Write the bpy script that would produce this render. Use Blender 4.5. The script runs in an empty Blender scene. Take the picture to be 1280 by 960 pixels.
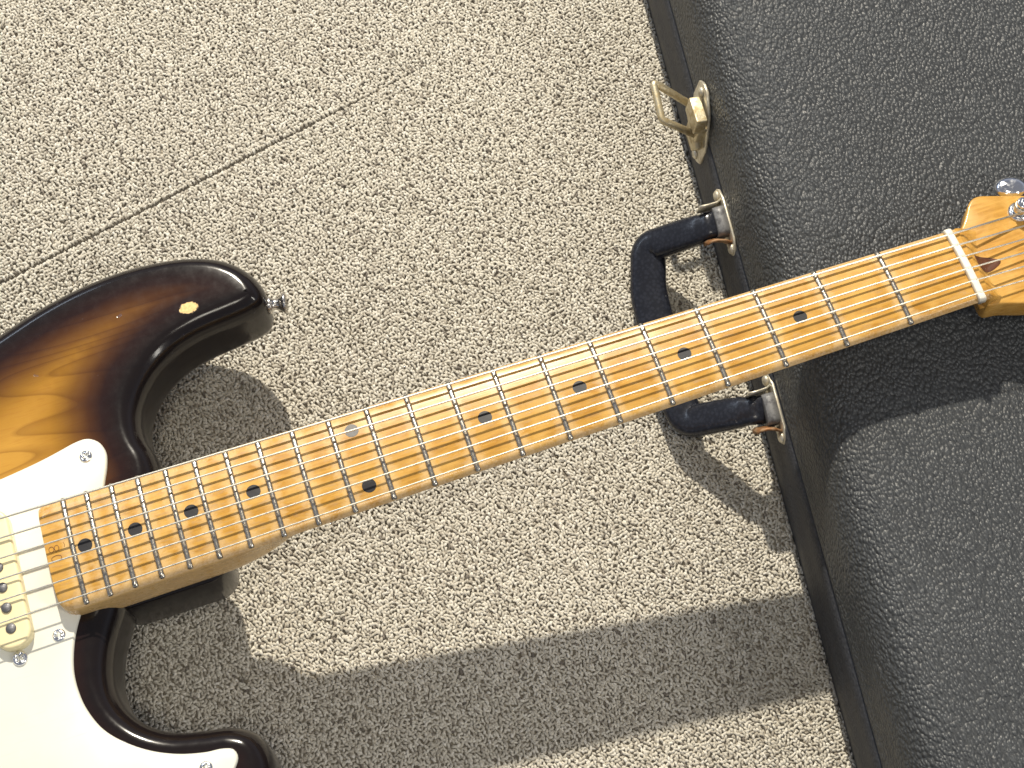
import bpy, bmesh, math, random
import numpy as np
from mathutils import Vector, Matrix
from mathutils.geometry import delaunay_2d_cdt

random.seed(7)
rng = np.random.default_rng(11)
scene = bpy.context.scene
COL = scene.collection

# ------------------------------------------------------------------ camera
cam_data = bpy.data.cameras.new("camera")
cam = bpy.data.objects.new("camera", cam_data)
COL.objects.link(cam)
W = ((0.9935570622875188, 0.03783194497316177, 0.10683214833627103),
     (0.0, -0.9426395556203052, 0.33381232478356265),
     (0.11333297833652864, -0.33166159276731266, -0.9365661876780916))
CAM = (-0.0966924367333785, -0.302129345872174, 0.8476743027167915)
M = Matrix.Identity(4)
for r in range(3):
    M[r][0] = W[r][0]; M[r][1] = -W[r][1]; M[r][2] = -W[r][2]; M[r][3] = CAM[r]
cam.matrix_world = M
cam_data.sensor_width = 36.0
cam_data.lens = 2000.0 / 1280.0 * 36.0
cam_data.clip_start = 0.01
cam_data.clip_end = 50.0
scene.camera = cam

# ------------------------------------------------------------------ light
world = bpy.data.worlds.new("World")
scene.world = world
world.use_nodes = True
wn = world.node_tree
wn.nodes.clear()
wo = wn.nodes.new('ShaderNodeOutputWorld')
bg = wn.nodes.new('ShaderNodeBackground')
tc = wn.nodes.new('ShaderNodeTexCoord')
sep = wn.nodes.new('ShaderNodeSeparateXYZ')
rmp = wn.nodes.new('ShaderNodeValToRGB')
wn.links.new(tc.outputs['Generated'], sep.inputs[0])
wn.links.new(sep.outputs['Z'], rmp.inputs[0])
wn.links.new(rmp.outputs[0], bg.inputs[0])
wn.links.new(bg.outputs[0], wo.inputs[0])
rmp.color_ramp.elements.new(0.3); rmp.color_ramp.elements.new(0.6)
for e, (p_, c_) in zip(rmp.color_ramp.elements, ((0.0, (.05, .055, .08)), (.34, (.70, .76, .92)), (.62, (.40, .42, .50)), (.9, (.40, .41, .46)))):
    e.position = p_; e.color = (*c_, 1)
bg.inputs[1].default_value = 0.52

def aim(o, target):
    d = Vector(target) - o.location
    o.rotation_euler = d.to_track_quat('-Z', 'Y').to_euler()

def lamp(name, kind, loc, target, energy, color, size, size_y=None, spot=None):
    l = bpy.data.lights.new(name, kind)
    l.energy = energy
    l.color = color
    if kind == 'AREA':
        l.shape = 'RECTANGLE'; l.size = size; l.size_y = size_y or size
    else:
        l.shadow_soft_size = size
    if spot:
        l.spot_size = spot; l.spot_blend = 0.6
    o = bpy.data.objects.new(name, l)
    COL.objects.link(o)
    o.location = loc
    aim(o, target)
    return o

KEY = Vector((-0.27, 1.0, 1.0)) * 2.7
lamp("key_spot_lamp", 'SPOT', KEY + Vector((-0.02, -0.02, 0)), (0, 0, 0), 870, (1.0, 0.92, 0.78), 0.045, spot=math.radians(60))
lamp("overhead_panel", 'AREA', (-0.15, -0.55, 2.3), (0, 0, 0), 9.0, (1.0, 0.93, 0.80), 0.5, 0.35)
lamp("side_panel", 'AREA', (1.25, -0.75, 1.35), (-0.1, 0, 0.05), 9.0, (1.0, 0.95, 0.86), 0.13, 0.8)
lamp("back_panel", 'AREA', (-1.9, 1.5, 1.5), (-0.1, 0, 0.05), 10.0, (0.72, 0.84, 1.0), 1.2, 0.22)

scene.view_settings.view_transform = 'Standard'
scene.view_settings.look = 'None'
scene.view_settings.exposure = 0.0
scene.view_settings.gamma = 1.0
scene.view_settings.use_curve_mapping = False
scene.render.engine = 'CYCLES'

# ------------------------------------------------------------------ helpers
def tag(o, label=None, cat=None, group=None, kind=None):
    if label: o['label'] = label
    if cat: o['category'] = cat
    if group: o['group'] = group
    if kind: o['kind'] = kind
    return o

def empty(name, loc=(0, 0, 0)):
    o = bpy.data.objects.new(name, None)
    o.empty_display_size = 0.02
    COL.objects.link(o)
    o.location = loc
    return o

def link(name, me, mat, parent=None, smooth=True):
    if mat is not None and len(me.materials) == 0:
        me.materials.append(mat)
    if smooth and len(me.polygons):
        me.polygons.foreach_set('use_smooth', np.ones(len(me.polygons), dtype=bool))
    o = bpy.data.objects.new(name, me)
    COL.objects.link(o)
    if parent is not None: o.parent = parent
    return o

def mesh(name, verts, faces, scale=1.0):
    me = bpy.data.meshes.new(name)
    me.from_pydata([(v[0] * scale, v[1] * scale, v[2] * scale) for v in verts], [], faces)
    me.update()
    return me

class Shape:
    """collects vertices and faces of one part"""
    def __init__(s): s.v = []; s.f = []
    def add(s, v, f):
        n = len(s.v); s.v += [tuple(p) for p in v]; s.f += [tuple(i + n for i in q) for q in f]
        return s
    def loft(s, rings, cap=True, closed=True):
        n = len(rings[0]); v = [p for r in rings for p in r]; f = []
        for i in range(len(rings) - 1):
            for j in range(n if closed else n - 1):
                a = i * n + j; b = i * n + (j + 1) % n
                f.append((a, b, b + n, a + n))
        if cap and closed:
            f.append(tuple(range(n - 1, -1, -1)))
            f.append(tuple((len(rings) - 1) * n + k for k in range(n)))
        return s.add(v, f)
    def tube(s, pts, rad, sides=8, cap=True, flat=1.0, up=None):
        pts = [Vector(p) for p in pts]; rings = []
        prev = None
        for i, p in enumerate(pts):
            t = (pts[min(i + 1, len(pts) - 1)] - pts[max(i - 1, 0)]).normalized()
            if up is not None: a = Vector(up)
            elif prev is not None: a = prev
            else: a = Vector((0, 0, 1)) if abs(t.z) < .9 else Vector((1, 0, 0))
            b = t.cross(a).normalized(); a = b.cross(t).normalized(); prev = a
            r = rad[i] if isinstance(rad, (list, tuple)) else rad
            rings.append([p + (b * math.cos(k * 2 * math.pi / sides) + a * flat * math.sin(k * 2 * math.pi / sides)) * r for k in range(sides)])
        return s.loft(rings, cap)
    def lathe(s, prof, n=32, origin=(0, 0, 0), axis=(0, 0, 1), cap=True):
        ax = Vector(axis).normalized(); o = Vector(origin)
        u = ax.orthogonal().normalized(); w = ax.cross(u)
        rings = [[o + ax * h + (u * math.cos(k * 2 * math.pi / n) + w * math.sin(k * 2 * math.pi / n)) * r for k in range(n)] for r, h in prof]
        return s.loft(rings, cap)
    def prism(s, poly, z0, z1, bev=0.0, steps=3):
        """2D outline (ccw) extruded, with rounded top and bottom edges"""
        P = np.array(poly, float); rings = []
        prof = []
        if bev > 0:
            for k in range(steps + 1):
                a = math.pi / 2 * k / steps
                prof.append((bev * (1 - math.sin(a)), z0 + bev * (1 - math.cos(a))))
            for k in range(steps, -1, -1):
                a = math.pi / 2 * k / steps
                prof.append((bev * (1 - math.sin(a)), z1 - bev * (1 - math.cos(a))))
        else: prof = [(0, z0), (0, z1)]
        for ins, z in prof:
            Q = inset(P, ins)
            rings.append([(q[0], q[1], z) for q in Q])
        return s.loft(rings)
    def box(s, c, h, bev=0.0, rot=None):
        poly = rrect(h[0], h[1], max(bev, 1e-5), 3)
        t = Shape().prism(poly, -h[2], h[2], bev * .8 if bev else 0)
        R = rot if rot is not None else Matrix.Identity(3)
        return s.add([Vector(c) + R @ Vector(v) for v in t.v], t.f)
    def mesh(s, name, scale=0.001): return mesh(name, s.v, s.f, scale)

def area(P):
    x, y = P[:, 0], P[:, 1]
    return 0.5 * float(np.sum(x * np.roll(y, -1) - np.roll(x, -1) * y))

def inset(P, d):
    if d == 0: return P
    t = np.roll(P, -1, 0) - np.roll(P, 1, 0)
    t /= np.linalg.norm(t, axis=1)[:, None] + 1e-12
    n = np.c_[-t[:, 1], t[:, 0]]
    if area(P) < 0: n = -n
    # mitre for sharp-ish corners
    return P + n * d

def rrect(hx, hy, r, k=6):
    out = []
    for cx, cy, a0 in ((hx - r, hy - r, 0), (-hx + r, hy - r, 90), (-hx + r, -hy + r, 180), (hx - r, -hy + r, 270)):
        for i in range(k + 1):
            a = math.radians(a0 + 90 * i / k)
            out.append((cx + r * math.cos(a), cy + r * math.sin(a)))
    return out

def spline(pts, step, closed=True):
    """centripetal-like Catmull-Rom through pts, resampled evenly"""
    P = np.array(pts, float); n = len(P); out = []
    rngi = range(n) if closed else range(n - 1)
    for i in rngi:
        p0 = P[(i - 1) % n] if closed or i > 0 else P[0]
        p1 = P[i]; p2 = P[(i + 1) % n]
        p3 = P[(i + 2) % n] if closed or i + 2 < n else P[-1]
        d1 = np.linalg.norm(p2 - p1); d0 = np.linalg.norm(p1 - p0) or d1; d2 = np.linalg.norm(p3 - p2) or d1
        m1 = ((p1 - p0) / d0 * d1 + (p2 - p1)) / 2 if d0 else (p2 - p1)
        m2 = ((p3 - p2) / d2 * d1 + (p2 - p1)) / 2
        for k in range(24):
            t = k / 24
            out.append((2*t**3 - 3*t**2 + 1) * p1 + (t**3 - 2*t**2 + t) * m1 + (-2*t**3 + 3*t**2) * p2 + (t**3 - t**2) * m2)
    if not closed: out.append(P[-1])
    Q = np.array(out)
    if closed: Q = np.vstack([Q, Q[:1]])
    L = np.r_[0, np.cumsum(np.linalg.norm(np.diff(Q, axis=0), axis=1))]
    N = max(8, int(L[-1] / step))
    s = np.linspace(0, L[-1], N, endpoint=not closed)
    return np.c_[np.interp(s, L, Q[:, 0]), np.interp(s, L, Q[:, 1])]

# ------------------------------------------------------------------ material helpers
def new_mat(name):
    m = bpy.data.materials.new(name); m.use_nodes = True
    nt = m.node_tree
    b = nt.nodes['Principled BSDF']
    return m, nt, b

def N(nt, typ, **kw):
    n = nt.nodes.new(typ)
    for k, v in kw.items():
        if k in n.inputs: n.inputs[k].default_value = v
        else: setattr(n, k, v)
    return n

def mixc(nt, fac, a, b, blend='MIX'):
    n = nt.nodes.new('ShaderNodeMix'); n.data_type = 'RGBA'; n.blend_type = blend
    for sock, val in ((n.inputs[0], fac), (n.inputs[6], a), (n.inputs[7], b)):
        if hasattr(val, 'links') or isinstance(val, bpy.types.NodeSocket): nt.links.new(val, sock)
        else: sock.default_value = val if not isinstance(val, tuple) else (*val[:3], 1)
    return n.outputs[2]

def ramp(nt, src, stops, interp='LINEAR'):
    n = nt.nodes.new('ShaderNodeValToRGB')
    n.color_ramp.interpolation = interp
    els = n.color_ramp.elements
    while len(els) < len(stops): els.new(0.5)
    for e, (p, c) in zip(els, stops):
        e.position = p; e.color = (c, c, c, 1) if isinstance(c, (int, float)) else (*c, 1)
    nt.links.new(src, n.inputs[0])
    return n.outputs[0]

def math_(nt, op, a, b=None):
    n = nt.nodes.new('ShaderNodeMath'); n.operation = op
    for i, v in enumerate((a, b)):
        if v is None: continue
        if isinstance(v, bpy.types.NodeSocket): nt.links.new(v, n.inputs[i])
        else: n.inputs[i].default_value = v
    return n.outputs[0]

def coords(nt, scale=(1, 1, 1), rot=(0, 0, 0), loc=(0, 0, 0)):
    t = nt.nodes.new('ShaderNodeTexCoord')
    mp = nt.nodes.new('ShaderNodeMapping')
    mp.inputs['Scale'].default_value = scale; mp.inputs['Rotation'].default_value = rot; mp.inputs['Location'].default_value = loc
    nt.links.new(t.outputs['Object'], mp.inputs['Vector'])
    return mp.outputs[0]

def noise(nt, vec, scale, detail=4, rough=.55, dist=0.0):
    n = nt.nodes.new('ShaderNodeTexNoise')
    n.inputs['Scale'].default_value = scale; n.inputs['Detail'].default_value = detail
    n.inputs['Roughness'].default_value = rough; n.inputs['Distortion'].default_value = dist
    nt.links.new(vec, n.inputs['Vector'])
    return n.outputs[0]

def bump(nt, h, strength, dist, normal=None):
    n = nt.nodes.new('ShaderNodeBump')
    n.inputs['Strength'].default_value = strength; n.inputs['Distance'].default_value = dist
    nt.links.new(h, n.inputs['Height'])
    if normal is not None: nt.links.new(normal, n.inputs['Normal'])
    return n.outputs[0]

def metal(name, col, rough, grime=0.0, grime_col=(.08, .06, .04), bmp=0.0, scale=600, metallic=1.0):
    m, nt, b = new_mat(name)
    v = coords(nt)
    nz = noise(nt, v, scale, 5, .6)
    g = ramp(nt, nz, [(0.45, 0.0), (0.62, 1.0)])
    g2 = math_(nt, 'MULTIPLY', g, grime)
    nt.links.new(mixc(nt, g2, col, grime_col), b.inputs['Base Color'])
    rr = math_(nt, 'ADD', math_(nt, 'MULTIPLY', g, .25), rough)
    nt.links.new(rr, b.inputs['Roughness'])
    b.inputs['Metallic'].default_value = metallic
    if bmp: nt.links.new(bump(nt, nz, bmp, .0004), b.inputs['Normal'])
    return m

MM = 0.001
# ---- maple with aged lacquer
def maple(name, base=(.60, .335, .068), dark=(.42, .205, .032), pale=(.70, .44, .13), wear=0.55, headstock=False):
    m, nt, b = new_mat(name)
    v = coords(nt, (7, 60, 60))
    g = noise(nt, v, 9, 6, .6, .6)
    c = mixc(nt, ramp(nt, g, [(.35, 0.0), (.7, 1.0)]), dark, base)
    v2 = coords(nt, (30, 30, 30))
    fig = noise(nt, v2, 1.8, 3, .5, .8)
    c = mixc(nt, ramp(nt, fig, [(.42, 0.0), (.66, .55)]), c, pale)
    fine = noise(nt, coords(nt, (40, 900, 900)), 2.0, 4, .6)
    c = mixc(nt, ramp(nt, fine, [(.55, 0.0), (.75, .38)]), c, dark)
    if not headstock:
        at = nt.nodes.new('ShaderNodeAttribute'); at.attribute_name = 'wear'
        w = noise(nt, coords(nt, (90, 160, 160)), 2.6, 5, .65, .5)
        wm = math_(nt, 'MULTIPLY', ramp(nt, math_(nt, 'ADD', math_(nt, 'MULTIPLY', at.outputs['Fac'], .55), math_(nt, 'MULTIPLY', w, .6)), [(.40, 0.0), (.60, 1.0)]), wear)
        c = mixc(nt, wm, c, (.70, .50, .25))
        gm = noise(nt, coords(nt, (60, 260, 260), loc=(3, 1, 0)), 2.0, 6, .7)
        c = mixc(nt, math_(nt, 'MULTIPLY', ramp(nt, gm, [(.52, 0.0), (.68, .9)]), .6), c, (.42, .29, .17))
        ed = nt.nodes.new('ShaderNodeAttribute'); ed.attribute_name = 'edge'
        en = noise(nt, coords(nt, (300, 300, 300)), 3.0, 4, .7)
        em = ramp(nt, math_(nt, 'ADD', ed.outputs['Fac'], math_(nt, 'MULTIPLY', math_(nt, 'SUBTRACT', en, .5), .9)), [(.45, 0.0), (.8, .85)])
        c = mixc(nt, em, c, (.86, .62, .36))
    nt.links.new(c, b.inputs['Base Color'])
    rr = math_(nt, 'ADD', math_(nt, 'MULTIPLY', noise(nt, coords(nt, (60, 60, 60)), 3, 4), .22), .16)
    b.inputs['Specular IOR Level'].default_value = .32
    nt.links.new(rr, b.inputs['Roughness'])
    b.inputs['Coat Weight'].default_value = .14
    b.inputs['Coat Roughness'].default_value = .10
    nt.links.new(bump(nt, fine, .08, .0003), b.inputs['Normal'])
    return m

MAPLE = maple('aged_maple')
MAPLE_HEAD = maple('maple_headstock', base=(.62, .34, .072), headstock=True)

def body_material():
    m, nt, b = new_mat('sunburst_lacquer')
    at = nt.nodes.new('ShaderNodeAttribute'); at.attribute_name = 'edge_distance'
    d = at.outputs['Fac']
    wob = noise(nt, coords(nt, (1, 1, 1)), 14, 3, .5)
    d2 = math_(nt, 'ADD', d, math_(nt, 'MULTIPLY', math_(nt, 'SUBTRACT', wob, .5), .010))
    dd = math_(nt, 'MULTIPLY', d2, 10.0)            # 0.1 m -> 1
    # cathedral ash grain
    v = coords(nt, (4.2, 13, 13), rot=(0, 0, math.radians(-24)), loc=(.35, .2, 0))
    rings_n = noise(nt, v, 1.25, 1.2, .45, .5)
    saw = math_(nt, 'FRACT', math_(nt, 'MULTIPLY', rings_n, 21.0))
    grain = ramp(nt, saw, [(0.0, .75), (.06, .15), (.55, .05), (.86, .5), (1.0, 1.0)])
    fine = noise(nt, coords(nt, (60, 700, 60), rot=(0, 0, math.radians(-25))), 1.6, 4, .6)
    amber = mixc(nt, math_(nt, 'MULTIPLY', grain, .62), (.52, .275, .048), (.22, .095, .016))
    amber = mixc(nt, ramp(nt, fine, [(.5, 0.0), (.7, .35)]), amber, (.40, .17, .03))
    tint = ramp(nt, dd, [(.10, (.006, .005, .006)), (.185, (.020, .010, .010)), (.25, (.10, .070, .055)), (.33, (.30, .25, .19)), (.45, (.74, .69, .58)), (.60, (1, 1, 1))])
    c = mixc(nt, 1.0, amber, tint, 'MULTIPLY')
    low = ramp(nt, dd, [(.10, (.007, .006, .007)), (.30, (.016, .007, .008)), (.42, (0, 0, 0))])
    c = mixc(nt, 1.0, c, low, 'ADD')
    # worn bare-wood chip on the horn
    geo = nt.nodes.new('ShaderNodeTexCoord')
    sub = nt.nodes.new('ShaderNodeVectorMath'); sub.operation = 'SUBTRACT'
    sub.inputs[1].default_value = (.3744, -.1139, -.012)
    nt.links.new(geo.outputs['Object'], sub.inputs[0])
    mp = nt.nodes.new('ShaderNodeMapping'); mp.vector_type = 'POINT'
    mp.inputs['Rotation'].default_value = (0, 0, math.radians(28)); mp.inputs['Scale'].default_value = (1 / .0050, 1 / .0034, 1 / .006)
    nt.links.new(sub.outputs[0], mp.inputs[0])
    ln = nt.nodes.new('ShaderNodeVectorMath'); ln.operation = 'LENGTH'
    nt.links.new(mp.outputs[0], ln.inputs[0])
    nn = noise(nt, coords(nt), 420, 5, .7)
    cd = math_(nt, 'ADD', ln.outputs['Value'], math_(nt, 'MULTIPLY', math_(nt, 'SUBTRACT', nn, .5), 1.1))
    chip = ramp(nt, cd, [(.90, 1.0), (.98, 0.0)])
    ringm = ramp(nt, cd, [(.88, 0.0), (.93, 1.0), (1.06, 0.0)])
    wood = mixc(nt, ramp(nt, noise(nt, coords(nt), 900, 4), [(.4, 0.0), (.6, .5)]), (.86, .60, .27), (.55, .33, .12))
    c = mixc(nt, chip, c, wood)
    # small dents in the dark finish
    dn = noise(nt, coords(nt, (1, 1, 1), loc=(5, 2, 1)), 170, 2, .4)
    dent = ramp(nt, dn, [(.755, 0.0), (.775, 1.0)])
    c = mixc(nt, math_(nt, 'MULTIPLY', dent, .35), c, (.10, .09, .12))
    nt.links.new(c, b.inputs['Base Color'])
    sc = noise(nt, coords(nt, (60, 60, 60)), 3, 6, .7)
    r0 = math_(nt, 'ADD', math_(nt, 'MULTIPLY', ramp(nt, sc, [(.4, 0.0), (.7, 1.0)]), .06), .16)
    rr = mixc(nt, chip, r0, (.7, .7, .7))
    nt.links.new(rr, b.inputs['Roughness'])
    b.inputs['IOR'].default_value = 1.45
    b.inputs['Specular IOR Level'].default_value = .28
    b.inputs['Coat Weight'].default_value = .3
    cr = math_(nt, 'ADD', math_(nt, 'MULTIPLY', sc, .20), .03)
    nt.links.new(cr, b.inputs['Coat Roughness'])
    cw = math_(nt, 'MULTIPLY', math_(nt, 'SUBTRACT', 1.0, chip), .24)
    nt.links.new(cw, b.inputs['Coat Weight'])
    hgt = math_(nt, 'SUBTRACT', math_(nt, 'MULTIPLY', sc, .12), math_(nt, 'ADD', math_(nt, 'MULTIPLY', chip, .9), math_(nt, 'MULTIPLY', dent, .5)))
    big = noise(nt, coords(nt), 26, 3, .5)
    nb = bump(nt, big, .08, .004)
    nt.links.new(bump(nt, hgt, .35, .0003, nb), b.inputs['Normal'])
    nt.links.new(nb, b.inputs['Coat Normal'])
    return m

BODY = body_material()

def plastic(name, col, rough, var=.06, scale=40, coat=.2, bmp=.03):
    m, nt, b = new_mat(name)
    n = noise(nt, coords(nt), scale, 5, .6)
    c = mixc(nt, ramp(nt, n, [(.35, 0.0), (.7, 1.0)]), col, tuple(x * (1 - var) for x in col))
    nt.links.new(c, b.inputs['Base Color'])
    nt.links.new(math_(nt, 'ADD', math_(nt, 'MULTIPLY', n, .12), rough), b.inputs['Roughness'])
    b.inputs['Coat Weight'].default_value = coat
    nt.links.new(bump(nt, n, bmp, .001), b.inputs['Normal'])
    return m

PG = plastic('pickguard_plastic', (.79, .78, .675), .28)
_nt = PG.node_tree
_sc = noise(_nt, coords(_nt, (30, 900, 30), rot=(0, 0, .35)), 1.5, 5, .7)
_bs = _nt.nodes['Principled BSDF']
_src = _bs.inputs['Base Color'].links[0].from_socket
_nt.links.new(mixc(_nt, ramp(_nt, _sc, [(.60, 0.0), (.74, .30)]), _src, (.55, .53, .44)), _bs.inputs['Base Color'])
CREAM = plastic('aged_cream_plastic', (.87, .76, .45), .30, .10, 90)
BONE = plastic('bone', (.88, .83, .70), .32, .12, 300)
DOT = plastic('black_clay', (.012, .012, .015), .30, .3, 300, .1, .03)
PLUG = plastic('walnut_plug', (.13, .045, .018), .35, .4, 300, .3, .05)
BURN = plastic('stamped_line', (.22, .085, .022), .6, .3, 500, 0)
FRET = metal('fret_nickel', (.60, .57, .50), .22, .75, (.10, .08, .05), .25, 900)
STRING = metal('string_steel', (.84, .80, .68), .36, .08)
def wound():
    m, nt, b = new_mat('string_wound')
    b.inputs['Metallic'].default_value = 1; b.inputs['Base Color'].default_value = (.82, .78, .66, 1); b.inputs['Roughness'].default_value = .42
    t = nt.nodes.new('ShaderNodeTexCoord'); s = nt.nodes.new('ShaderNodeSeparateXYZ'); nt.links.new(t.outputs['Object'], s.inputs[0])
    w = math_(nt, 'SINE', math_(nt, 'MULTIPLY', s.outputs['X'], 2 * math.pi / .00055))
    nt.links.new(bump(nt, w, .15, .0001), b.inputs['Normal'])
    return m
WOUND = wound()
CHROME = metal('chrome', (.88, .89, .90), .05, .08, (.3, .3, .3), .02, 400)
STEEL = metal('aged_steel', (.62, .60, .57), .20, .5, (.22, .18, .14), .1, 700)
POLE = metal('pole_iron', (.19, .19, .20), .45, .4, (.12, .11, .10), .1, 900, .8)
BRASS = metal('tarnished_hardware', (.60, .53, .37), .40, .75, (.40, .31, .16), .5, 260, .75)
BRASSPALE = metal('pale_hardware', (.66, .62, .51), .38, .6, (.42, .36, .26), .4, 260, .75)
CLIP = metal('worn_clip', (.20, .20, .20), .5, .8, (.08, .08, .085), .3, 300, .3)
RUST = metal('rusty_tab', (.26, .12, .045), .55, .7, (.42, .29, .17), .4, 300, .4)

def vinyl(name, col, grain=330, strength=1.0, rough=.42, stretch=.62, dist=.0011):
    m, nt, b = new_mat(name)
    v0 = coords(nt)
    warp = nt.nodes.new('ShaderNodeTexNoise'); warp.inputs['Scale'].default_value = 60; warp.inputs['Detail'].default_value = 2
    nt.links.new(v0, warp.inputs['Vector'])
    mul = nt.nodes.new('ShaderNodeVectorMath'); mul.operation = 'MULTIPLY_ADD'
    mul.inputs[1].default_value = (.004, .004, .004); nt.links.new(warp.outputs['Color'], mul.inputs[0]); nt.links.new(v0, mul.inputs[2])
    mp = nt.nodes.new('ShaderNodeMapping'); mp.inputs['Rotation'].default_value = (0, 0, math.radians(28)); mp.inputs['Scale'].default_value = (1, stretch, 1)
    nt.links.new(mul.outputs[0], mp.inputs[0])
    vo = nt.nodes.new('ShaderNodeTexVoronoi'); vo.feature = 'SMOOTH_F1'; vo.inputs['Scale'].default_value = grain; vo.inputs['Smoothness'].default_value = .35
    vo.inputs['Randomness'].default_value = 1.0
    nt.links.new(mp.outputs[0], vo.inputs['Vector'])
    f2 = nt.nodes.new('ShaderNodeTexVoronoi'); f2.inputs['Scale'].default_value = grain * .42
    nt.links.new(mp.outputs[0], f2.inputs['Vector'])
    fine = noise(nt, v0, 1500, 3, .6)
    h = math_(nt, 'SUBTRACT', math_(nt, 'MULTIPLY', fine, .12), math_(nt, 'ADD', vo.outputs['Distance'], math_(nt, 'MULTIPLY', f2.outputs['Distance'], .35)))
    big = noise(nt, v0, 9, 4, .6)
    c = mixc(nt, ramp(nt, big, [(.3, 0.0), (.7, 1.0)]), col, tuple(x * 1.25 for x in col))
    c = mixc(nt, ramp(nt, vo.outputs['Distance'], [(.25, 0.0), (.6, .6)]), c, tuple(x * .45 for x in col))
    spk = ramp(nt, noise(nt, coords(nt, (1, 1, 1), loc=(2, 7, 1)), 260, 2, .4), [(.765, 0.0), (.78, .5)])
    c = mixc(nt, spk, c, (.30, .29, .27))
    scf = ramp(nt, noise(nt, coords(nt, (8, 60, 20), rot=(0, 0, .7), loc=(1, 3, 2)), 2.2, 6, .75), [(.60, 0.0), (.78, .22)])
    c = mixc(nt, scf, c, (.17, .17, .17))
    nt.links.new(c, b.inputs['Base Color'])
    nt.links.new(math_(nt, 'ADD', math_(nt, 'MULTIPLY', fine, .2), rough - .1), b.inputs['Roughness'])
    nt.links.new(bump(nt, h, strength, dist), b.inputs['Normal'])
    b.inputs['Specular IOR Level'].default_value = .34
    return m

VINYL = vinyl('pebbled_black_plastic', (.062, .066, .069), 640, 1.0, .38, .72, .0011)
VINYL_LOW = vinyl('fine_black_plastic', (.044, .047, .055), 700, .5, .60, .9, .0006)
RUBBER = vinyl('handle_plastic', (.018, .020, .028), 500, .10, .24, 1.0, .0004)

def carpet_mats():
    m, nt, b = new_mat('carpet_yarn')
    at = nt.nodes.new('ShaderNodeAttribute'); at.attribute_name = 'yarn'
    fine = noise(nt, coords(nt), 1600, 3, .7)
    big = noise(nt, coords(nt), 5, 3, .5)
    f = ramp(nt, at.outputs['Fac'], [(0.0, (.12, .10, .08)), (.16, (.38, .34, .27)), (.45, (.575, .535, .44)), (.8, (.735, .695, .59)), (1.0, (.83, .79, .69))])
    c = mixc(nt, ramp(nt, fine, [(.35, .0), (.75, .35)]), f, (.22, .19, .15))
    c = mixc(nt, ramp(nt, big, [(.3, .0), (.8, .12)]), c, (.32, .28, .26))
    nt.links.new(c, b.inputs['Base Color'])
    b.inputs['Roughness'].default_value = .85
    b.inputs['Sheen Weight'].default_value = .15
    nt.links.new(bump(nt, fine, .5, .0004), b.inputs['Normal'])
    m2, nt, b = new_mat('carpet_backing')
    n = noise(nt, coords(nt), 320, 4, .7)
    nt.links.new(ramp(nt, n, [(.35, (.27, .235, .185)), (.7, (.52, .465, .37))]), b.inputs['Base Color'])
    b.inputs['Roughness'].default_value = 1
    nt.links.new(bump(nt, n, 1, .003), b.inputs['Normal'])
    return m, m2
YARN, BACKING = carpet_mats()

# ------------------------------------------------------------------ floor and carpet
fl = Shape()
fl.add([(-3000, -3000, -2.2), (3000, -3000, -2.2), (3000, 3000, -2.2), (-3000, 3000, -2.2)], [(0, 1, 2, 3)])
floor = link('floor', fl.mesh('floor'), BACKING, smooth=False)
tag(floor, kind='structure')

SA = np.array([-284.0, 50.0]); SB = np.array([-115.0, 161.0])
sd = (SB - SA) / np.linalg.norm(SB - SA); sn = np.array([-sd[1], sd[0]])

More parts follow.
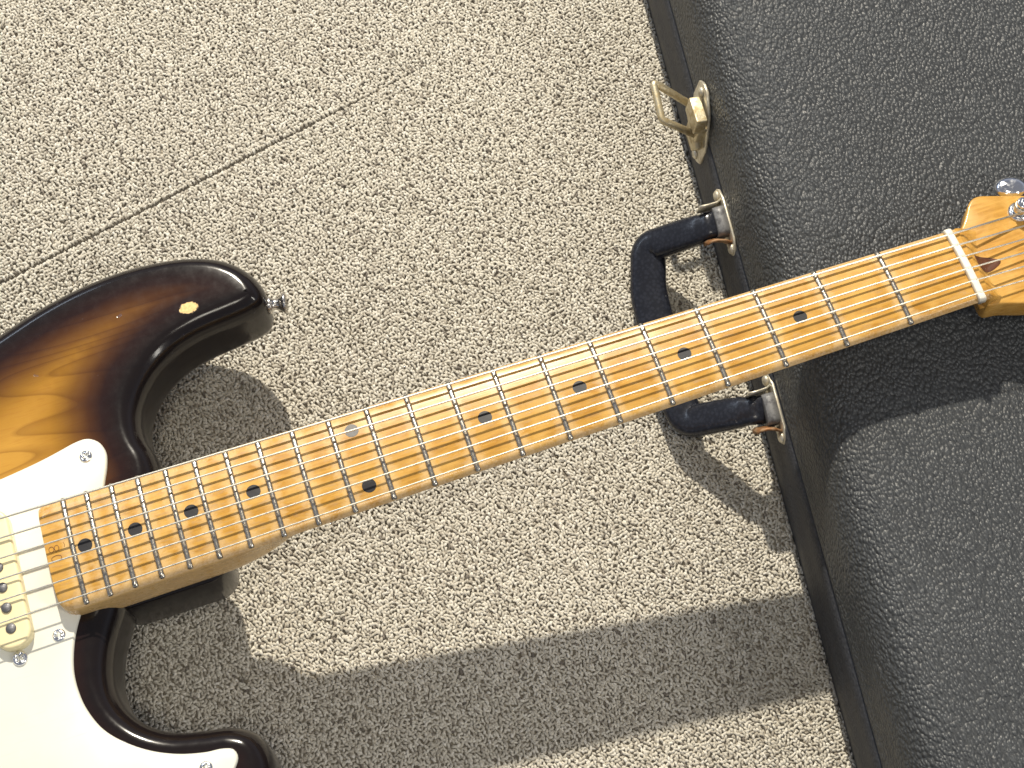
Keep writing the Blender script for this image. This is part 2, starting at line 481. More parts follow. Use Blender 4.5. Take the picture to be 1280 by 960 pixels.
def loops(pr, pc, region, hole, SEG, SID, Lm, Rm, jit, amp):
    ang = math.radians(33.3)
    ex = np.array([math.cos(ang), math.sin(ang)]); ey = np.array([-ex[1], ex[0]])
    a = np.arange(-int(1300 / pc), int(1300 / pc)); bb = np.arange(-int(1300 / pr), int(1300 / pr))
    I, J = np.meshgrid(a, bb)
    x = ((I + (J % 2) * .5) * pc).ravel(); y = (J * pr).ravel()
    wx = x[:, None] * ex + y[:, None] * ey
    def inside_(b): return (wx[:, 0] > b[0]) & (wx[:, 0] < b[1]) & (wx[:, 1] > b[2]) & (wx[:, 1] < b[3])
    keep = inside_(region) & (wx[:, 0] * .97785 + wx[:, 1] * .20931 < 172)
    if hole: keep &= ~inside_(hole)
    P0 = wx[keep]; n = len(P0)
    P0 = P0 + rng.normal(0, jit * pc, n)[:, None] * ex + rng.normal(0, jit * .8 * pr, n)[:, None] * ey
    dseam = (P0 - SA) @ sn; along = (P0 - SA) @ sd
    open_w = np.clip(1.35 - np.maximum(along - 190, 0) / 110, -1.0, 1.35)
    P0 = P0 + (np.sign(dseam) * np.maximum(0, open_w + .55 - np.abs(dseam)))[:, None] * sn
    th = ang + math.radians(98) + rng.normal(0, .55, n)
    th = np.where(rng.random(n) < .22, th - math.radians(70), th)
    L = rng.normal(Lm, Lm * .18, n); H = rng.normal(amp, amp * .13, n); R = rng.normal(Rm, Rm * .11, n)
    lean = rng.normal(0, .35, n); lean2 = rng.normal(0, .7, n)
    t = np.linspace(-1, 1, SEG)
    cx = t[None] * L[:, None] + lean2[:, None] * (1 - t[None] ** 2) * .4
    cz = H[:, None] * np.sqrt(np.clip(1 - (t[None] * .96) ** 2, 0, 1)) - amp - Rm * .75 + .1
    cy = lean[:, None] * (1 - t[None] ** 2) + .25 * np.sin(t[None] * 2.4) * np.sign(lean2)[:, None]
    rad = R[:, None] * (1 - .3 * np.abs(t[None]) ** 3)
    tang = np.stack([np.gradient(cx, axis=1), np.gradient(cy, axis=1), np.gradient(cz, axis=1)], -1)
    tang /= np.linalg.norm(tang, axis=-1, keepdims=True)
    side = np.cross(tang, np.array([0, 1.0, 0])); side /= np.linalg.norm(side, axis=-1, keepdims=True) + 1e-9
    bino = np.cross(tang, side)
    k = np.arange(SID) * 2 * np.pi / SID + .6
    V = (np.stack([cx, cy, cz], -1)[:, :, None, :] + rad[:, :, None, None] * (side[:, :, None, :] * np.cos(k)[None, None, :, None] + bino[:, :, None, :] * np.sin(k)[None, None, :, None]))
    c_, s_ = np.cos(th)[:, None, None], np.sin(th)[:, None, None]
    X = V[..., 0] * c_ - V[..., 1] * s_ + P0[:, 0][:, None, None]
    Y = V[..., 0] * s_ + V[..., 1] * c_ + P0[:, 1][:, None, None]
    verts = np.stack([X, Y, V[..., 2]], -1).reshape(-1, 3) * MM
    ii, jj = np.meshgrid(np.arange(SEG - 1), np.arange(SID), indexing='ij')
    q = np.stack([ii * SID + jj, ii * SID + (jj + 1) % SID, (ii + 1) * SID + (jj + 1) % SID, (ii + 1) * SID + jj], -1).reshape(-1, 4)
    F = (q[None] + (np.arange(n) * SEG * SID)[:, None, None]).reshape(-1, 4)
    yv = np.clip(rng.normal(.60, .20, n), 0, 1)
    yv = np.where(rng.random(n) < .035, rng.random(n) * .3, yv)
    yv = np.clip(np.repeat(yv, SEG * SID) + rng.normal(0, .06, n * SEG * SID), 0, 1)
    return verts, F, yv

NEAR = (-350, 196, -256, 320)
v1, F1, y1_ = loops(1.95, 1.68, NEAR, None, 4, 4, 1.18, .88, .20, 1.25)
v2_, F2, y2_ = loops(3.1, 2.7, (-540, 205, -400, 470), NEAR, 3, 4, 1.7, 1.25, .20, 1.7)
verts = np.vstack([v1, v2_]); F = np.vstack([F1, F2 + len(v1)]).astype(np.int32); yv = np.r_[y1_, y2_]
me = bpy.data.meshes.new('carpet_pile')
me.vertices.add(len(verts)); me.vertices.foreach_set('co', verts.astype(np.float32).ravel())
me.loops.add(F.size); me.loops.foreach_set('vertex_index', F.ravel())
me.polygons.add(len(F)); me.polygons.foreach_set('loop_start', (np.arange(len(F)) * 4).astype(np.int32))
me.update(calc_edges=True)
at = me.attributes.new('yarn', 'FLOAT', 'POINT'); at.data.foreach_set('value', yv.astype(np.float32))
pile = link('carpet_pile', me, YARN)
tag(pile, 'grey beige loop pile carpet with a thin dark seam under the guitar', 'carpet', kind='stuff')

# ------------------------------------------------------------------ guitar case
MV = Vector((0.97784878, 0.20931258, 0)); EV = Vector((-0.20931258, 0.97784878, 0))
U0 = 300.0
case = empty('guitar_case')
Mc = Matrix.Identity(4)
for r in range(3):
    Mc[r][0] = MV[r]; Mc[r][1] = EV[r]
Mc[0][3], Mc[1][3] = (MV * .3)[0], (MV * .3)[1]
case.matrix_world = Mc
tag(case, 'closed black hard shell guitar case with pebbled surface lying on the carpet under the neck', 'guitar case')

UW, US0, US1, UD = 131.0, -430.0, 560.0, 370.0
def plan(ins, r=70.0, k=10):
    hx = UD / 2; hy = (US1 - US0) / 2; cx = UW + hx - U0; cy = (US0 + US1) / 2
    pts = []
    R_ = max(r - ins, 5)
    for sx, sy, a0 in ((1, 1, 0), (-1, 1, 90), (-1, -1, 180), (1, -1, 270)):
        for i in range(k + 1):
            a = math.radians(a0 + 90 * i / k)
            pts.append((cx + sx * (hx - ins - R_) + R_ * math.cos(a), cy + sy * (hy - ins - R_) + R_ * math.sin(a)))
    return pts
def shell(prof, name, mat):
    s = Shape()
    s.loft([[(p[0], p[1], z) for p in plan(i)] for i, z in prof], cap=True)
    return link(name, s.mesh(name), mat, case)
def smoothp(pr, step=1.2):
    Q = spline(pr, step, closed=False)
    return [tuple(q) for q in Q]
shell(smoothp([(6.5, -3), (5, 5), (2.5, 14), (.5, 24), (0, 34), (0, 55.0), (.7, 55.4)], 3), 'lower_shell', VINYL_LOW)
shell(smoothp([(.7, 55.5), (.0, 56.0), (0, 66), (0, 79), (.8, 86), (2.8, 92), (6.2, 97.2), (10.5, 100.8), (16, 103.2), (25, 104.9), (45, 106.2), (140, 108)], 1.5), 'lid', VINYL)

def cu(u, s, z): return (u + 9.0 - U0, s, z)

# latch ---------------------------------------------------------------
latch = empty('latch'); latch.parent = case
latch.location = Vector(cu(121, 111, 55)) * MM
tag(latch)
latch_o = Vector(cu(121, 111, 55))
LS, LZ = 6.5, -16.0
def lc(u, s, z): return Vector(cu(u, s + LS, z + LZ)) - latch_o
def plate_poly(hl, hw, tip=.55):
    """long plate with pointed rounded ends, in (a, b)"""
    pts = [(hl, hw * .12), (hl * .93, hw * .5), (hl * tip, hw), (-hl * tip, hw), (-hl * .93, hw * .5), (-hl, hw * .12),
           (-hl, -hw * .12), (-hl * .93, -hw * .5), (-hl * tip, -hw), (hl * tip, -hw), (hl * .93, -hw * .5), (hl, -hw * .12)]
    return pts
# plate lies against the wall: (a: up the wall tilted along the case, b: along the case, n: out)
def wall_part(poly, t0, t1, bev, centre, tilt=0.0):
    s = Shape().prism(poly, t0, t1, bev, 2)
    out = Shape(); c, sn_ = math.cos(tilt), math.sin(tilt)
    vs = []
    for a, b, n_ in s.v:
        aa = a * c - b * sn_; bb = a * sn_ + b * c
        vs.append(Vector(centre) + Vector((-n_, bb, aa)))
    out.add(vs, s.f); return out
PT = math.radians(28)
pl = wall_part(plate_poly(26.0, 13.0, .45), 0, 1.8, .5, lc(121.6, 112, 70.5), PT)
link('base_plate', pl.mesh('base_plate'), BRASSPALE, latch)
for a in (21.0, -21.0):
    rv = Shape()
    c = lc(119.8, 112 + a * math.sin(PT), 70 + a * math.cos(PT))
    rv.lathe([(3.0, 0), (3.0, .8), (2.2, 1.7), (1.0, 2.1), (.01, 2.2)], 16, c, (-1, 0, 0))
    link('rivet', rv.mesh('rivet'), BRASSPALE, latch)
blk = Shape()
Rt = Matrix.Rotation(math.radians(-6), 3, 'X')
blk.box(lc(115.2, 111.0, 82.5), (3.4, 8.6, 6.0), 1.0, Rt)
link('lever_block', blk.mesh('lever_block'), BRASS, latch)
blk2 = Shape(); blk2.box(lc(117.5, 108.5, 69), (3.0, 7.5, 10.5), 1.2, Rt)
link('hinge_housing', blk2.mesh('hinge_housing'), BRASS, latch)
# open bail: near rod, end rod, flat far bar
h1 = lc(117, 104.5, 70); h2 = lc(117, 122, 74)
o1 = lc(95.5, 112.0, 80.5); o2 = lc(95.5, 134.5, 83.5)
def round_path(pts, r, k=5):
    out = [Vector(pts[0])]
    for i in range(1, len(pts) - 1):
        p = Vector(pts[i]); a = (Vector(pts[i - 1]) - p).normalized(); b = (Vector(pts[i + 1]) - p).normalized()
        A = p + a * r; B = p + b * r
        for j in range(k + 1):
            t_ = j / k; out.append(A * (1 - t_) ** 2 + p * 2 * t_ * (1 - t_) + B * t_ ** 2)
    out.append(Vector(pts[-1])); return out
bail = Shape()
bail.tube(round_path([h1, o1, o2, h2], 2.0, 3), 2.25, 12, flat=.9)
link('bail', bail.mesh('bail'), BRASS, latch)
barrel = Shape(); barrel.tube([lc(116.5, 98, 66), lc(116.5, 122, 72)], 2.6, 12)
link('hinge_pin', barrel.mesh('hinge_pin'), BRASS, latch)

# handle --------------------------------------------------------------
hb = Vector(cu(121, 2, 48))
handle = empty('handle'); handle.parent = case; handle.location = hb * MM
def hc(u, s, z): return Vector(cu(u, s, z)) - hb
path = round_path([hc(116, 57.5, 50), hc(105, 58, 43), hc(82.5, 62, 20), hc(77.5, 36, 15), hc(77.5, -18, 13), hc(80.5, -44, 16), hc(103, -50, 39), hc(115, -53, 47)], 6.5, 6)
rad_ = []
for i, p in enumerate(path):
    f = i / (len(path) - 1)
    rad_.append(8.2 + 1.2 * math.sin(math.pi * f) ** 2)
# strap-like section, thicker towards the middle of the grip
g = Shape()
rings = []
for i, p in enumerate(path):
    tt = (path[min(i + 1, len(path) - 1)] - path[max(i - 1, 0)]).normalized()
    up = Vector((-.35, 0, 1)).normalized()
    b_ = tt.cross(up).normalized(); a_ = b_.cross(tt).normalized()
    f = i / (len(path) - 1)
    wd = 8.3 + 2.6 * math.sin(math.pi * f) ** 2; tk = 4.6 + 1.8 * math.sin(math.pi * f) ** 2
    if f < .06 or f > .94: wd *= .93; tk *= .9
    ring = []
    for kk in range(20):
        a0 = kk * 2 * math.pi / 20; ca, sa = math.cos(a0), math.sin(a0)
        pw = .62
        ring.append(p + b_ * wd * math.copysign(abs(ca) ** pw, ca) + a_ * tk * math.copysign(abs(sa) ** pw, sa))
    rings.append(ring)
g.loft(rings)
link('grip', g.mesh('grip'), RUBBER, handle)
for sc_, sgn in ((57.5, 1), (-53.5, -1)):
    zb = 50 if sgn > 0 else 47
    bp = wall_part(plate_poly(20.5, 6.8, .60), 0, 1.5, .4, hc(121.8, sc_, zb), math.radians(90))
    mnt = link('bracket', bp.mesh('bracket'), BRASSPALE, handle)
    mnt['label'] = 'tarnished bracket nearer the latch' if sgn > 0 else 'tarnished bracket below the guitar neck'
    for a in (16.5, -16.5):
        r2 = Shape(); r2.lathe([(3.2, 0), (3.2, .8), (2.3, 1.8), (.01, 2.3)], 16, hc(120.4, sc_ + a, zb), (-1, 0, 0))
        link('rivet', r2.mesh('rivet'), BRASSPALE, mnt)
    clip = Shape()
    zc = zb
    # strap of metal round the end of the grip
    rings = []
    for uu, w_, h_ in ((120.2, 8.9, 5.3), (117, 8.8, 5.3), (114.2, 8.7, 5.2), (114.1, 8.2, 4.8)):
        ring = []
        for kk in range(20):
            a0 = kk * 2 * math.pi / 20; ca, sa = math.cos(a0), math.sin(a0)
            ring.append(hc(uu, sc_ + .2 * sgn + w_ * math.copysign(abs(ca) ** .5, ca), zc + (uu - 116) * .25 + h_ * math.copysign(abs(sa) ** .5, sa)))
        rings.append(ring)
    clip.loft(rings)
    link('clip', clip.mesh('clip'), CLIP, mnt)
    tab = Shape()
    rings = []
    for uu, dz, ds in ((120.5, 0, -12.5), (117, 2.2, -11.6), (112, 2.6, -10.8), (108.5, 1.0, -10.6), (107, -1.0, -10.9)):
        rings.append([hc(uu, sc_ + ds + 3.0, zc + dz - 4.5), hc(uu, sc_ + ds - .8, zc + dz + 3.2), hc(uu, sc_ + ds - 2.2, zc + dz + 3.0), hc(uu, sc_ + ds + 1.0, zc + dz - 5.5)])
    tab.loft(rings)
    link('tab', tab.mesh('tab'), RUST, mnt)
    tab2 = Shape(); rings = []
    for uu, dz, ds in ((120.6, 0, 12.8), (117.5, .5, 10.8), (112, .8, 9.9), (107, .6, 9.6)):
        rings.append([hc(uu, sc_ + ds - .5, zc + dz - 4), hc(uu, sc_ + ds - .5, zc + dz + 4), hc(uu, sc_ + ds + .7, zc + dz + 4), hc(uu, sc_ + ds + .7, zc + dz - 4)])
    tab2.loft(rings)
    link('tab', tab2.mesh('tab'), BRASSPALE, mnt)

# ------------------------------------------------------------------ guitar
guitar = empty('electric_guitar')
RG = ((-0.941244546901596, 0.30617627425881183, -0.1425299688013156), (-0.3194011332082206, -0.944141913176545, 0.0811108123864156), (-0.10973431109080652, 0.12186934340456992, 0.9864614762384142))
TG = (0.21041656772988832, 0.021239525434004536, 0.1413)
Mg = Matrix.Identity(4)
for r in range(3):
    for c in range(3): Mg[r][c] = RG[r][c]
    Mg[r][3] = TG[r]
guitar.matrix_world = Mg
tag(guitar, 'sunburst electric guitar with maple neck and white pickguard, its neck resting on the black case', 'electric guitar')

FR = 184.0
def hw_at(x): return 21.0 + .0147 * max(x, -6)
def crown(x, y):
    h = hw_at(x); return (h * h - y * y) / (2 * FR)
fx = [648 * (1 - 2 ** (-i / 12)) for i in range(22)]

# --- body
outline = [(335.2, -112), (336, -120), (341.5, -130.5), (351.5, -139.8), (367, -146.7), (384, -150), (405, -151), (427, -148.7), (450, -143.3), (472.7, -135.3),
           (510, -122), (550, -113.5), (590, -112), (630, -119), (670, -131), (705, -136), (735, -124), (753, -90), (760, -45), (758, 10), (749, 60), (733, 105), (710, 140), (680, 160),
           (648, 163), (615, 150), (585, 133), (555, 122), (520, 122), (490, 133), (462, 148), (436, 155), (413, 149), (399, 137), (394, 123), (394.3, 113.5), (398, 105.5), (407.5, 99.4), (420, 96.6), (434.7, 92.4),
           (446.5, 84), (453.5, 73), (455.6, 62), (453.5, 49), (449, 38), (444, 29), (437, 14), (425, -6), (414, -22), (410.5, -33), (410.5, -45), (413.2, -55), (412, -69), (404.5, -82.5), (391, -93.8), (374.5, -99.8), (356.5, -102.2), (344.5, -104), (337.6, -107)]
O = spline(outline, 3.2)
if area(O) < 0: O = O[::-1].copy()
ZT, ZB, RR, RZ = -12.0, -57.0, 9.8, 14.0
prof = []
K = 9
for i in range(K + 1):
    a = math.pi / 2 * i / K
    prof.append((RR * (1 - math.sin(a)), ZT - RZ * (1 - math.cos(a))))
prof += [(0, -34.5), (0, -38)]
for i in range(1, K + 1):
    a = math.pi / 2 * i / K
    prof.append((RR * (1 - math.cos(a)), ZB + RZ * (1 - math.sin(a))))
def smooth_inset(P, d):
    Q = inset(P, d)
    return Q
NO = len(O)
bv, bf, bd = [], [], []
for ins, z in prof:
    Q = smooth_inset(O, ins)
    for q_ in Q: bv.append((q_[0], q_[1], z)); bd.append(ins)
for i in range(len(prof) - 1):
    for j in range(NO):
        a = i * NO + j; b = i * NO + (j + 1) % NO
        bf.append((a, a + NO, b + NO, b))
bf.append(tuple((len(prof) - 1) * NO + k_ for k_ in range(NO - 1, -1, -1)))
top = smooth_inset(O, RR)
# interior grid for the top so the burst can follow the edge
gx, gy = np.meshgrid(np.arange(330, 765, 5.0), np.arange(-152, 166, 5.0))
G = np.c_[gx.ravel(), gy.ravel()]
def inside(P, poly):
    x, y = P[:, 0], P[:, 1]; r = np.zeros(len(P), bool); j = len(poly) - 1
    for i in range(len(poly)):
        xi, yi = poly[i]; xj, yj = poly[j]
        c = ((yi > y) != (yj > y)) & (x < (xj - xi) * (y - yi) / (yj - yi + 1e-12) + xi)
        r ^= c; j = i
    return r
def dist_to(P, poly):
    A = poly; B = np.roll(poly, -1, 0); out = np.full(len(P), 1e9)
    for a, b in zip(A, B):
        ab = b - a; tt = np.clip(((P - a) @ ab) / (ab @ ab + 1e-12), 0, 1)
        out = np.minimum(out, np.linalg.norm(P - (a + tt[:, None] * ab), axis=1))
    return out
G = G[inside(G, top)]
G = G[dist_to(G, top) > 2.5]
pts2 = [Vector(p) for p in top] + [Vector(p) for p in G]
edges = [(i, (i + 1) % NO) for i in range(NO)]
vo_, eo_, fo_, ov, oe, of_ = delaunay_2d_cdt(pts2, edges, [], 1, 1e-5)
base = len(bv)
remap = {}
dtop = dist_to(np.array([(v.x, v.y) for v in vo_]), O)
for i, v in enumerate(vo_):
    org = [o for o in ov[i] if o < NO]
    if org: remap[i] = org[0]
    else:
        remap[i] = len(bv); bv.append((v.x, v.y, ZT)); bd.append(float(dtop[i]))
for f in fo_: bf.append(tuple(remap[i] for i in f))
# heel block under the neck, part of the same wooden body
hbk = Shape()
hp = []
for cx_, cy_, a0 in ((440, 18, 0), (401, 15.5, 90), (400, -16.5, 180), (440, -20, 270)):
    rr_ = 11.5 if cx_ < 420 else 9
    for i in range(8):
        a = math.radians(a0 + 90 * i / 7); hp.append((cx_ + rr_ * math.cos(a), cy_ + rr_ * math.sin(a)))
hbk.prism(hp, -57, -24.5, 2.5, 4)
nb0 = len(bv)
bv += hbk.v; bd += [0.0] * len(hbk.v)
bf += [tuple(i + nb0 for i in f) for f in hbk.f]
me = mesh('body', bv, bf, MM)
at = me.attributes.new('edge_distance', 'FLOAT', 'POINT')
at.data.foreach_set('value', (np.array(bd) * MM).astype(np.float32))
bm = bmesh.new(); bm.from_mesh(me); bmesh.ops.recalc_face_normals(bm, faces=bm.faces); bm.to_mesh(me); bm.free()
body = link('body', me, BODY, guitar)

# --- neck
def neck_section(x):
    h = hw_at(x)
    if x > 455:   # rounded end
        t_ = min((x - 455) / 13.0, 1); t1 = max(0, (t_ - .6) / .4); h_t = h - 3.5 * (1 - math.sqrt(max(0, 1 - t1 * t1))); h_b = h - 7 * (1 - math.sqrt(max(0, 1 - t_ ** 4)))
    else: h_t = h_b = h
    t = min(max((x - 352) / 42.0, 0), 1); t = t * t * (3 - 2 * t)
    ex_ = 1.6 * (1 - t) + 9 * t
    D = (20.5 + (x / 340.0) * 2.5) * (1 - t) + 25.5 * t
    drop = 0
    pts = []; ed = []
    nt_ = 14
    for i in range(nt_ + 1):               # top, bass to treble
        f = -1 + 2 * i / nt_
        y = f * h_t if f < 0 else f * h_b
        z = crown(x, y * h / max(h_t, 1e-3))
        e = 0.0
        if abs(f) > .999: z -= 1.0; e = .62
        elif abs(f) > .85: e = .40
        pts.append((x, y * (1 if abs(f) < .999 else 1.0), z)); ed.append(e)
    # rounded lower half: treble to bass
    hb2 = h_b; nb = 18
    for i in range(nb + 1):
        a = math.pi * i / nb
        ca, sa = math.cos(a), math.sin(a)
        y = math.copysign(abs(ca) ** (2 / ex_), ca); zs = 2.0 + 2.0 * t; z = -zs - (D - zs) * abs(sa) ** (2 / ex_)
        pts.append((x, y * (h_b if y > 0 else h_t) * (.972 + .028 * t), z)); ed.append(0.0)
    return pts, ed
rings = []; eds = []; wr = []
xs = sorted(set([-7.2, -6.5] + list(np.arange(-5, 345, 2.5)) + list(np.arange(345, 455, 3.0)) + list(455 + 13 * np.sin(np.linspace(0, 1, 12) * math.pi / 2))))
for x in xs:
    p, e = neck_section(x)
    rings.append(p); eds += e
    df = min(abs(x - f_) for f_ in fx[1:]); w_ = max(0, 1 - df / 7.0) * .8
    for (_, y, z) in p: wr.append(w_ + .35 * max(0, min(1, (abs(y) / hw_at(x) - .72) / .2)))
nk = Shape().loft(rings)
me = nk.mesh('neck')
at = me.attributes.new('edge', 'FLOAT', 'POINT'); at.data.foreach_set('value', np.array(eds, np.float32))
at = me.attributes.new('wear', 'FLOAT', 'POINT'); at.data.foreach_set('value', np.array(wr, np.float32))
bm = bmesh.new(); bm.from_mesh(me); bmesh.ops.recalc_face_normals(bm, faces=bm.faces); bm.to_mesh(me); bm.free()
neck = link('neck', me, MAPLE, guitar)

# --- frets: each bent over the radius, with domed ends
for i in range(1, 22):
    x0 = fx[i]; h = hw_at(x0) - .02
    s = Shape(); rings = []
    ys = [-h] + list(np.linspace(-h + .5, h - .5, 22)) + [h]
    for j, y in enumerate(ys):
        end = j in (0, len(ys) - 1)
        w = 1.35 * (.55 if end else 1); hh = 1.15 * (.35 if end else 1)
        z0 = crown(x0, y)
        ring = [(x0 - w, y, z0 - .4), (x0 - w, y, z0 + hh * .25), (x0 - w * .72, y, z0 + hh * .72), (x0 - w * .28, y, z0 + hh * .97), (x0 + w * .28, y, z0 + hh * .97), (x0 + w * .72, y, z0 + hh * .72), (x0 + w, y, z0 + hh * .25), (x0 + w, y, z0 - .4)]
        rings.append(ring)
    s.loft(rings)
    link('fret', s.mesh('fret'), FRET, neck)

# --- inlay dots
dots = [(i, 0) for i in (3, 5, 7, 9)] + [(12, -15), (12, 15)] + [(i, 0) for i in (15, 17, 19, 21)]
dm = Shape().lathe([(3.45, -1), (3.45, .07), (.01, .075)], 28).mesh('dot_inlay')
for i, y in dots:
    x0 = (fx[i] + fx[i - 1]) / 2
    o = link('dot_inlay', dm, DOT, neck, smooth=False)
    o.location = (x0 * MM, y * MM, crown(x0, y) * MM)
    o.rotation_euler = (-math.asin(y / FR), 0, 0)

# --- nut
s = Shape(); rings = []
for j, y in enumerate([-21.3, -21.0, -20.2] + list(np.linspace(-19, 19, 77)) + [20.2, 21.0, 21.3]):
    e = min(1, (21.35 - abs(y)) / 1.1); hgt = 2.5 * math.sqrt(max(0, 1 - (1 - e) ** 2)) ** .8
    slot = 0
    for k_ in range(6):
        if abs(y - (-17.5 + 7 * k_)) < .45: slot = .9
    zt = crown(0, y) + hgt - slot
    rings.append([(.0, y, -2.5), (.0, y, zt - .5), (-.5, y, zt), (-3.2, y, zt - .3), (-3.9, y, zt - 1.0), (-3.9, y, -2.5)])
s.loft(rings)
link('nut', s.mesh('nut'), BONE, neck)

# --- headstock
ho = [(-6.5, -21.0), (-11, -22.2), (-14.3, -24.6), (-19.0, -30.2), (-22.6, -35.0), (-26.0, -37.6), (-30, -38.0), (-36, -36.2), (-52, -30.6), (-90, -17.6), (-130, -4), (-152, 3.5), (-168, 9), (-180, 18), (-187, 32), (-184, 47), (-172, 56), (-158, 56), (-146, 49),
      (-134, 44), (-118, 47), (-100, 48), (-82, 44), (-62, 37), (-42, 31), (-24.5, 26.2), (-14, 22.6), (-6.5, 21.0), (-6.5, 10), (-6.5, 0), (-6.5, -10)]
HO = spline(ho, 1.6)
if area(HO) < 0: HO = HO[::-1].copy()
s = Shape().prism([tuple(p) for p in HO], -22.5, -8.2, 1.1, 3)
# swooping shoulder between nut and headstock face
rings = []
for t in np.linspace(0, 1, 12):
    x = -6.4 - 9.0 * t
    drop = (1 - math.cos(math.pi * min(1, t))) / 2
    hwv = 21.0 - 1.5 * t
    ring = []
    for k_ in range(17):
        f = -1 + 2 * k_ / 16; y = f * hwv
        bow = 3.4 * (1 - f * f) * 0
        zt = (crown(-6, y) - .4) * (1 - drop) + (-8.4) * drop
        ring.append((x - 5.5 * t * (abs(f) ** 2) * (1 if f < 0 else .2), y, zt))
    ring.append((x, hwv, -14)); ring.append((x, -hwv, -14))
    rings.append(ring)
s.loft(rings)
# underside transition from neck back to headstock back
rings = []
for t in np.linspace(0, 1, 8):
    x = -4 - 26 * t
    ring = []
    for k_ in range(17):
        a = math.pi * k_ / 16
        ring.append((x, 20.5 * math.cos(a), -11 - (9.5 * (1 - t) + 11.2 * t) * math.sin(a) ** .95 * (1 if True else 0)))
    rings.append(ring)
s.loft(rings)
me = s.mesh('headstock')
bm = bmesh.new(); bm.from_mesh(me); bmesh.ops.recalc_face_normals(bm, faces=bm.faces); bm.to_mesh(me); bm.free()
head = link('headstock', me, MAPLE_HEAD, guitar)
plug = Shape()
pp = spline([(-10.6, -6.2), (-16, -4.6), (-23.8, .6), (-19.5, 3.4), (-14.6, 4.2), (-11.0, 1.8), (-9.9, -2.0)], .7)
if area(pp) < 0: pp = pp[::-1].copy()
# sits on the curve of the shoulder: follow the drop
def shoulder_z(x, y):
    t = min(max((-6.4 - x) / 9.0, 0), 1); drop = (1 - math.cos(math.pi * t)) / 2
    return (crown(-6, y) - .4) * (1 - drop) + (-8.2) * drop
rings = []
for ins, dz in ((0, -.8), (0, .12), (.3, .2), (1.2, .22), (2.4, .22), (3.6, .22)):
    c_p = pp.mean(0); Q = c_p + (pp - c_p) * (1 - ins / 4.2)
    rings.append([(q_[0], q_[1], shoulder_z(q_[0], q_[1]) + dz) for q_ in Q])
plug.loft(rings)
link('walnut_plug', plug.mesh('walnut_plug'), PLUG, head)

# --- stamped number "80" at the end of the fingerboard (reads down the board)
def ring_line(s, cx, cy, rx, ry, w=.16):
    pts = []
    for k_ in range(25):
        a = 2 * math.pi * k_ / 24; x = cx + rx * math.cos(a); y = cy + ry * math.sin(a)
        pts.append((x, y, crown(x, y) + .06))
    s.tube(pts, w, 5, cap=False, flat=.5)
st = Shape()
ring_line(st, 462.7, -3.0, 1.05, 1.45); ring_line(st, 465.2, -3.0, 1.15, 1.45)
ring_line(st, 463.7, 1.9, 2.4, 1.35)
st.tube([(459.2, -5.0, crown(459, -5) + .06), (458.7, -3.6, crown(459, -3.6) + .06), (459.1, -2.4, crown(459, -2.4) + .06)], .12, 5, flat=.5)
link('number_stamp', st.mesh('number_stamp'), BURN, neck)

# --- strings
gauge = [.60, .53, .46, .48, .42, .37]
post = [(-45.0 - 25.2 * .947 * k_, -22.4 + 25.2 * .322 * k_) for k_ in range(6)]
for k_ in range(6):
    y0 = -17.5 + 7 * k_; y1 = -27.5 + 11 * k_
    zn = crown(0, y0) + 1.9; zb = crown(400, y1 * .9) + 6.2 - .25 * k_
    pts = [(650, y1, zb), (655, y1, zb - 2), (662, y1, zb - 8)][::-1]
    px_, py_ = post[k_]
    g_ = gauge[k_]
    line = pts + [(0.2, y0, zn), (-1.8, y0, zn + .05), (-3.9, y0, zn - .3)]
    d = Vector((px_ - 0, py_ - y0)).normalized(); side_ = Vector((d.y, -d.x)) * (-2.9)
    line += [(px_ + d.x * -.2 - side_.x * 1, py_ - side_.y * 1 + .0, -3.6 - (k_ % 2) * .3)]
    s = Shape(); s.tube(line, g_, 8)
    link('string', s.mesh('string'), WOUND if k_ < 3 else STRING, guitar)

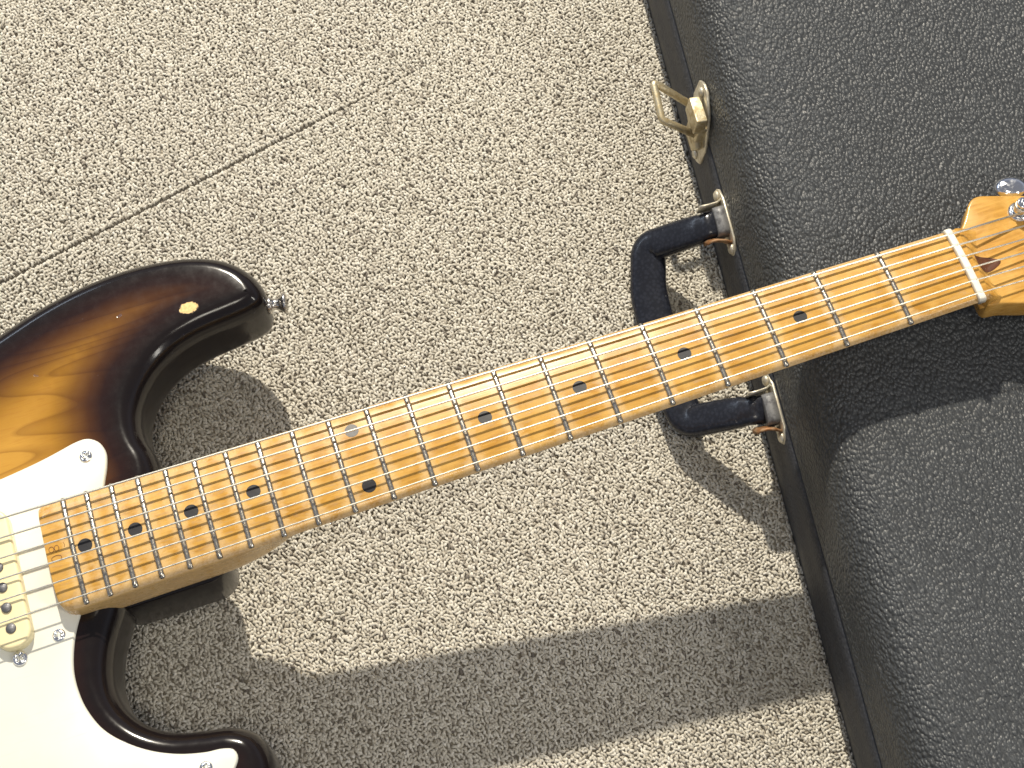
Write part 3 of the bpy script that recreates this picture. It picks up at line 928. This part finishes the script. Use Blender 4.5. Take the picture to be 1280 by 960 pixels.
# --- tuners
for k_ in range(6):
    px_, py_ = post[k_]
    tn = empty('tuner'); tn.parent = guitar; tn.location = (px_ * MM, py_ * MM, -8.2 * MM)
    s = Shape().lathe([(5.9, -.3), (5.9, .5), (5.3, 1.2), (4.6, 1.7), (4.2, 1.9), (4.2, 1.6)], 32)
    link('bushing', s.mesh('bushing'), CHROME, tn)
    s = Shape().lathe([(3.4, 0), (3.4, 3.2), (3.0, 4.0), (2.6, 5.2), (2.7, 7.2), (3.2, 8.6), (3.2, 9.6), (2.9, 10.0), (1.5, 10.0), (1.4, 8.6), (.01, 8.6)], 32)
    link('post', s.mesh('post'), CHROME, tn)
    coil = []
    for q_ in range(60):
        a = q_ / 60 * 2 * math.pi * 3.2; coil.append((3.2 * math.cos(a), 3.2 * math.sin(a), 4.4 + q_ / 60 * 2.6))
    s = Shape(); s.tube(coil, gauge[k_] * .9, 6)
    link('string_winding', s.mesh('string_winding'), STRING, tn)
    nrm = Vector((-.322, -.947, 0))
    bc = nrm * 20.5 + Vector((-1.0, 0, -11.5))
    s = Shape(); s.tube([nrm * 6 + Vector((0, 0, -12)), nrm * 15 + Vector((-.6, 0, -11.7)), bc - nrm * 4], [2.0, 1.7, 2.6], 14)
    link('shaft', s.mesh('shaft'), CHROME, tn)
    # oval button, flat across the shaft
    s = Shape()
    tdir = Vector((-.947, .322, 0))
    rings = []
    for a in np.linspace(-math.pi / 2, math.pi / 2, 11):
        ro = math.cos(a); off = math.sin(a)
        ring = []
        for m_ in range(28):
            b0 = m_ * 2 * math.pi / 28
            ring.append(bc + tdir * (9.0 * math.cos(b0) * max(ro, .02) ** .6) + Vector((0, 0, 1)) * (4.4 * off * (1)) * 1.0 + nrm * (6.6 * math.sin(b0) * max(ro, .02) ** .6))
        rings.append(ring)
    s.loft(rings)
    link('button', s.mesh('button'), CHROME, tn)

# --- strap button
s = Shape()
ax = Vector((-.985, .17, .0)).normalized()
s.lathe([(4.6, -1.5), (4.6, .6), (4.2, 1.2), (3.1, 1.6), (2.9, 3.4), (3.2, 4.8), (4.2, 6.2), (5.6, 7.4), (5.9, 8.2), (5.6, 8.8), (4.0, 9.0), (3.6, 8.4), (.01, 8.4)], 32, (335.2, -111.8, -31), ax)
link('strap_button', s.mesh('strap_button'), STEEL, guitar)

# --- pickguard
pgo = [(486, -52.4), (469.5, -54.6), (460.5, -56.2), (451.7, -58.2), (445.3, -59.6), (439.4, -59.6), (434.4, -56.0), (432, -49.5), (433, -42.6), (436, -34), (441, -20), (448, 0), (455, 15),
       (461.1, 26.7), (464.9, 34.1), (468.2, 43.4), (470.2, 53.3), (470.2, 62), (468.4, 72), (462.5, 84.7), (449.0, 97.6), (434.5, 105.4), (421, 109.2), (413, 110.2), (408.7, 112.1), (407.6, 116), (411, 121.5), (421, 129), (440, 135), (465, 130), (490, 118),
       (522, 106), (556, 106), (590, 117), (622, 134), (645, 140), (660, 130), (664, 110), (655, 85), (641, 62), (636, 40), (636, 0), (634, -36), (600, -46), (560, -47), (520, -49)]
PGO = spline(pgo, 1.6)
if area(PGO) < 0: PGO = PGO[::-1].copy()
s = Shape(); rings = []
for ins, z in ((0, -12.3), (0, -11.5), (.25, -10.95), (.7, -10.4), (.9, -10.3)):
    rings.append([(q_[0], q_[1], z) for q_ in inset(PGO, ins)])
s.loft(rings)
pg = link('pickguard', s.mesh('pickguard'), PG, guitar)
# screws: domed heads with a cross recess
def screw_mesh(r, name):
    nr, na = 12, 48
    v = [(0, 0, -.55)]; f = []
    for i in range(1, nr + 1):
        rr_ = r * i / nr
        for j in range(na):
            a = 2 * math.pi * j / na; x, y = rr_ * math.cos(a), rr_ * math.sin(a)
            z = .42 * r * math.sqrt(max(0, 1 - (rr_ / r) ** 2 * .93))
            arm = min(abs(x), abs(y)); ln = max(abs(x), abs(y))
            if arm < r * .17 and ln < r * .62: z = -.25 * r + .35 * ln
            elif i == nr: z = 0.0
            v.append((x, y, z))
    for j in range(na): f.append((0, 1 + j, 1 + (j + 1) % na))
    for i in range(nr - 1):
        for j in range(na):
            a = 1 + i * na + j; b = 1 + i * na + (j + 1) % na
            f.append((a, a + na, b + na, b))
    v2 = len(v)
    for j in range(na):
        a = 2 * math.pi * j / na; v.append((r * math.cos(a), r * math.sin(a), -1.0))
    for j in range(na):
        a = 1 + (nr - 1) * na + j; b = 1 + (nr - 1) * na + (j + 1) % na
        f.append((a, v2 + j, v2 + (j + 1) % na, b))
    return mesh(name, v, f, MM)
scr = screw_mesh(3.25, 'screw')
for i, (x, y) in enumerate([(441.8, -50.0), (473.0, 34.2), (422.5, 116.5), (560, -41), (545, 98), (648, 122), (628, -28)]):
    o = link('screw', scr, CHROME, pg)
    o.location = (x * MM, y * MM, -10.4 * MM); o.rotation_euler = (0, 0, .5 + i * 1.1)
# pickups
scr2 = screw_mesh(3.7, 'screw')
for x0 in (492.3, 548.0, 606.0):
    pu = empty('pickup'); pu.parent = guitar; pu.location = (x0 * MM, 0, -10.3 * MM)
    s = Shape(); s.prism(rrect(8.9, 35.6, 8.2, 10), -1, 6.2, 1.5, 4)
    link('pickup_cover', s.mesh('pickup_cover'), CREAM, pu)
    pm = Shape().lathe([(2.45, 0), (2.45, 7.0), (2.25, 7.3), (.01, 7.3)], 24).mesh('pole_piece')
    for k_ in range(6):
        o = link('pole_piece', pm, POLE, pu); o.location = (0, (-26 + 10.4 * k_) * MM, (-.2 + .25 * math.sin(k_ * 2.0)) * MM)
    for y in (-39.2, 39.2):
        o = link('screw', scr2, CHROME, pu); o.location = (.2 * MM, y * MM, .3 * MM); o.rotation_euler = (0, 0, .9 if y > 0 else .3)
# bridge with six saddles, beyond the left edge of the photograph
br = empty('bridge'); br.parent = guitar; br.location = (.660, 0, -.012)
s = Shape().box((0, 0, 1.2), (19, 40, 1.2), 1.5); link('bridge_plate', s.mesh('bridge_plate'), CHROME, br)
sm_ = Shape().box((-3, 0, 7.5), (8, 5.0, 4.5), 1.0).mesh('saddle')
for k_ in range(6):
    o = link('saddle', sm_, STEEL, br); o.location = (0, (-27.5 + 11 * k_) * MM, 0)
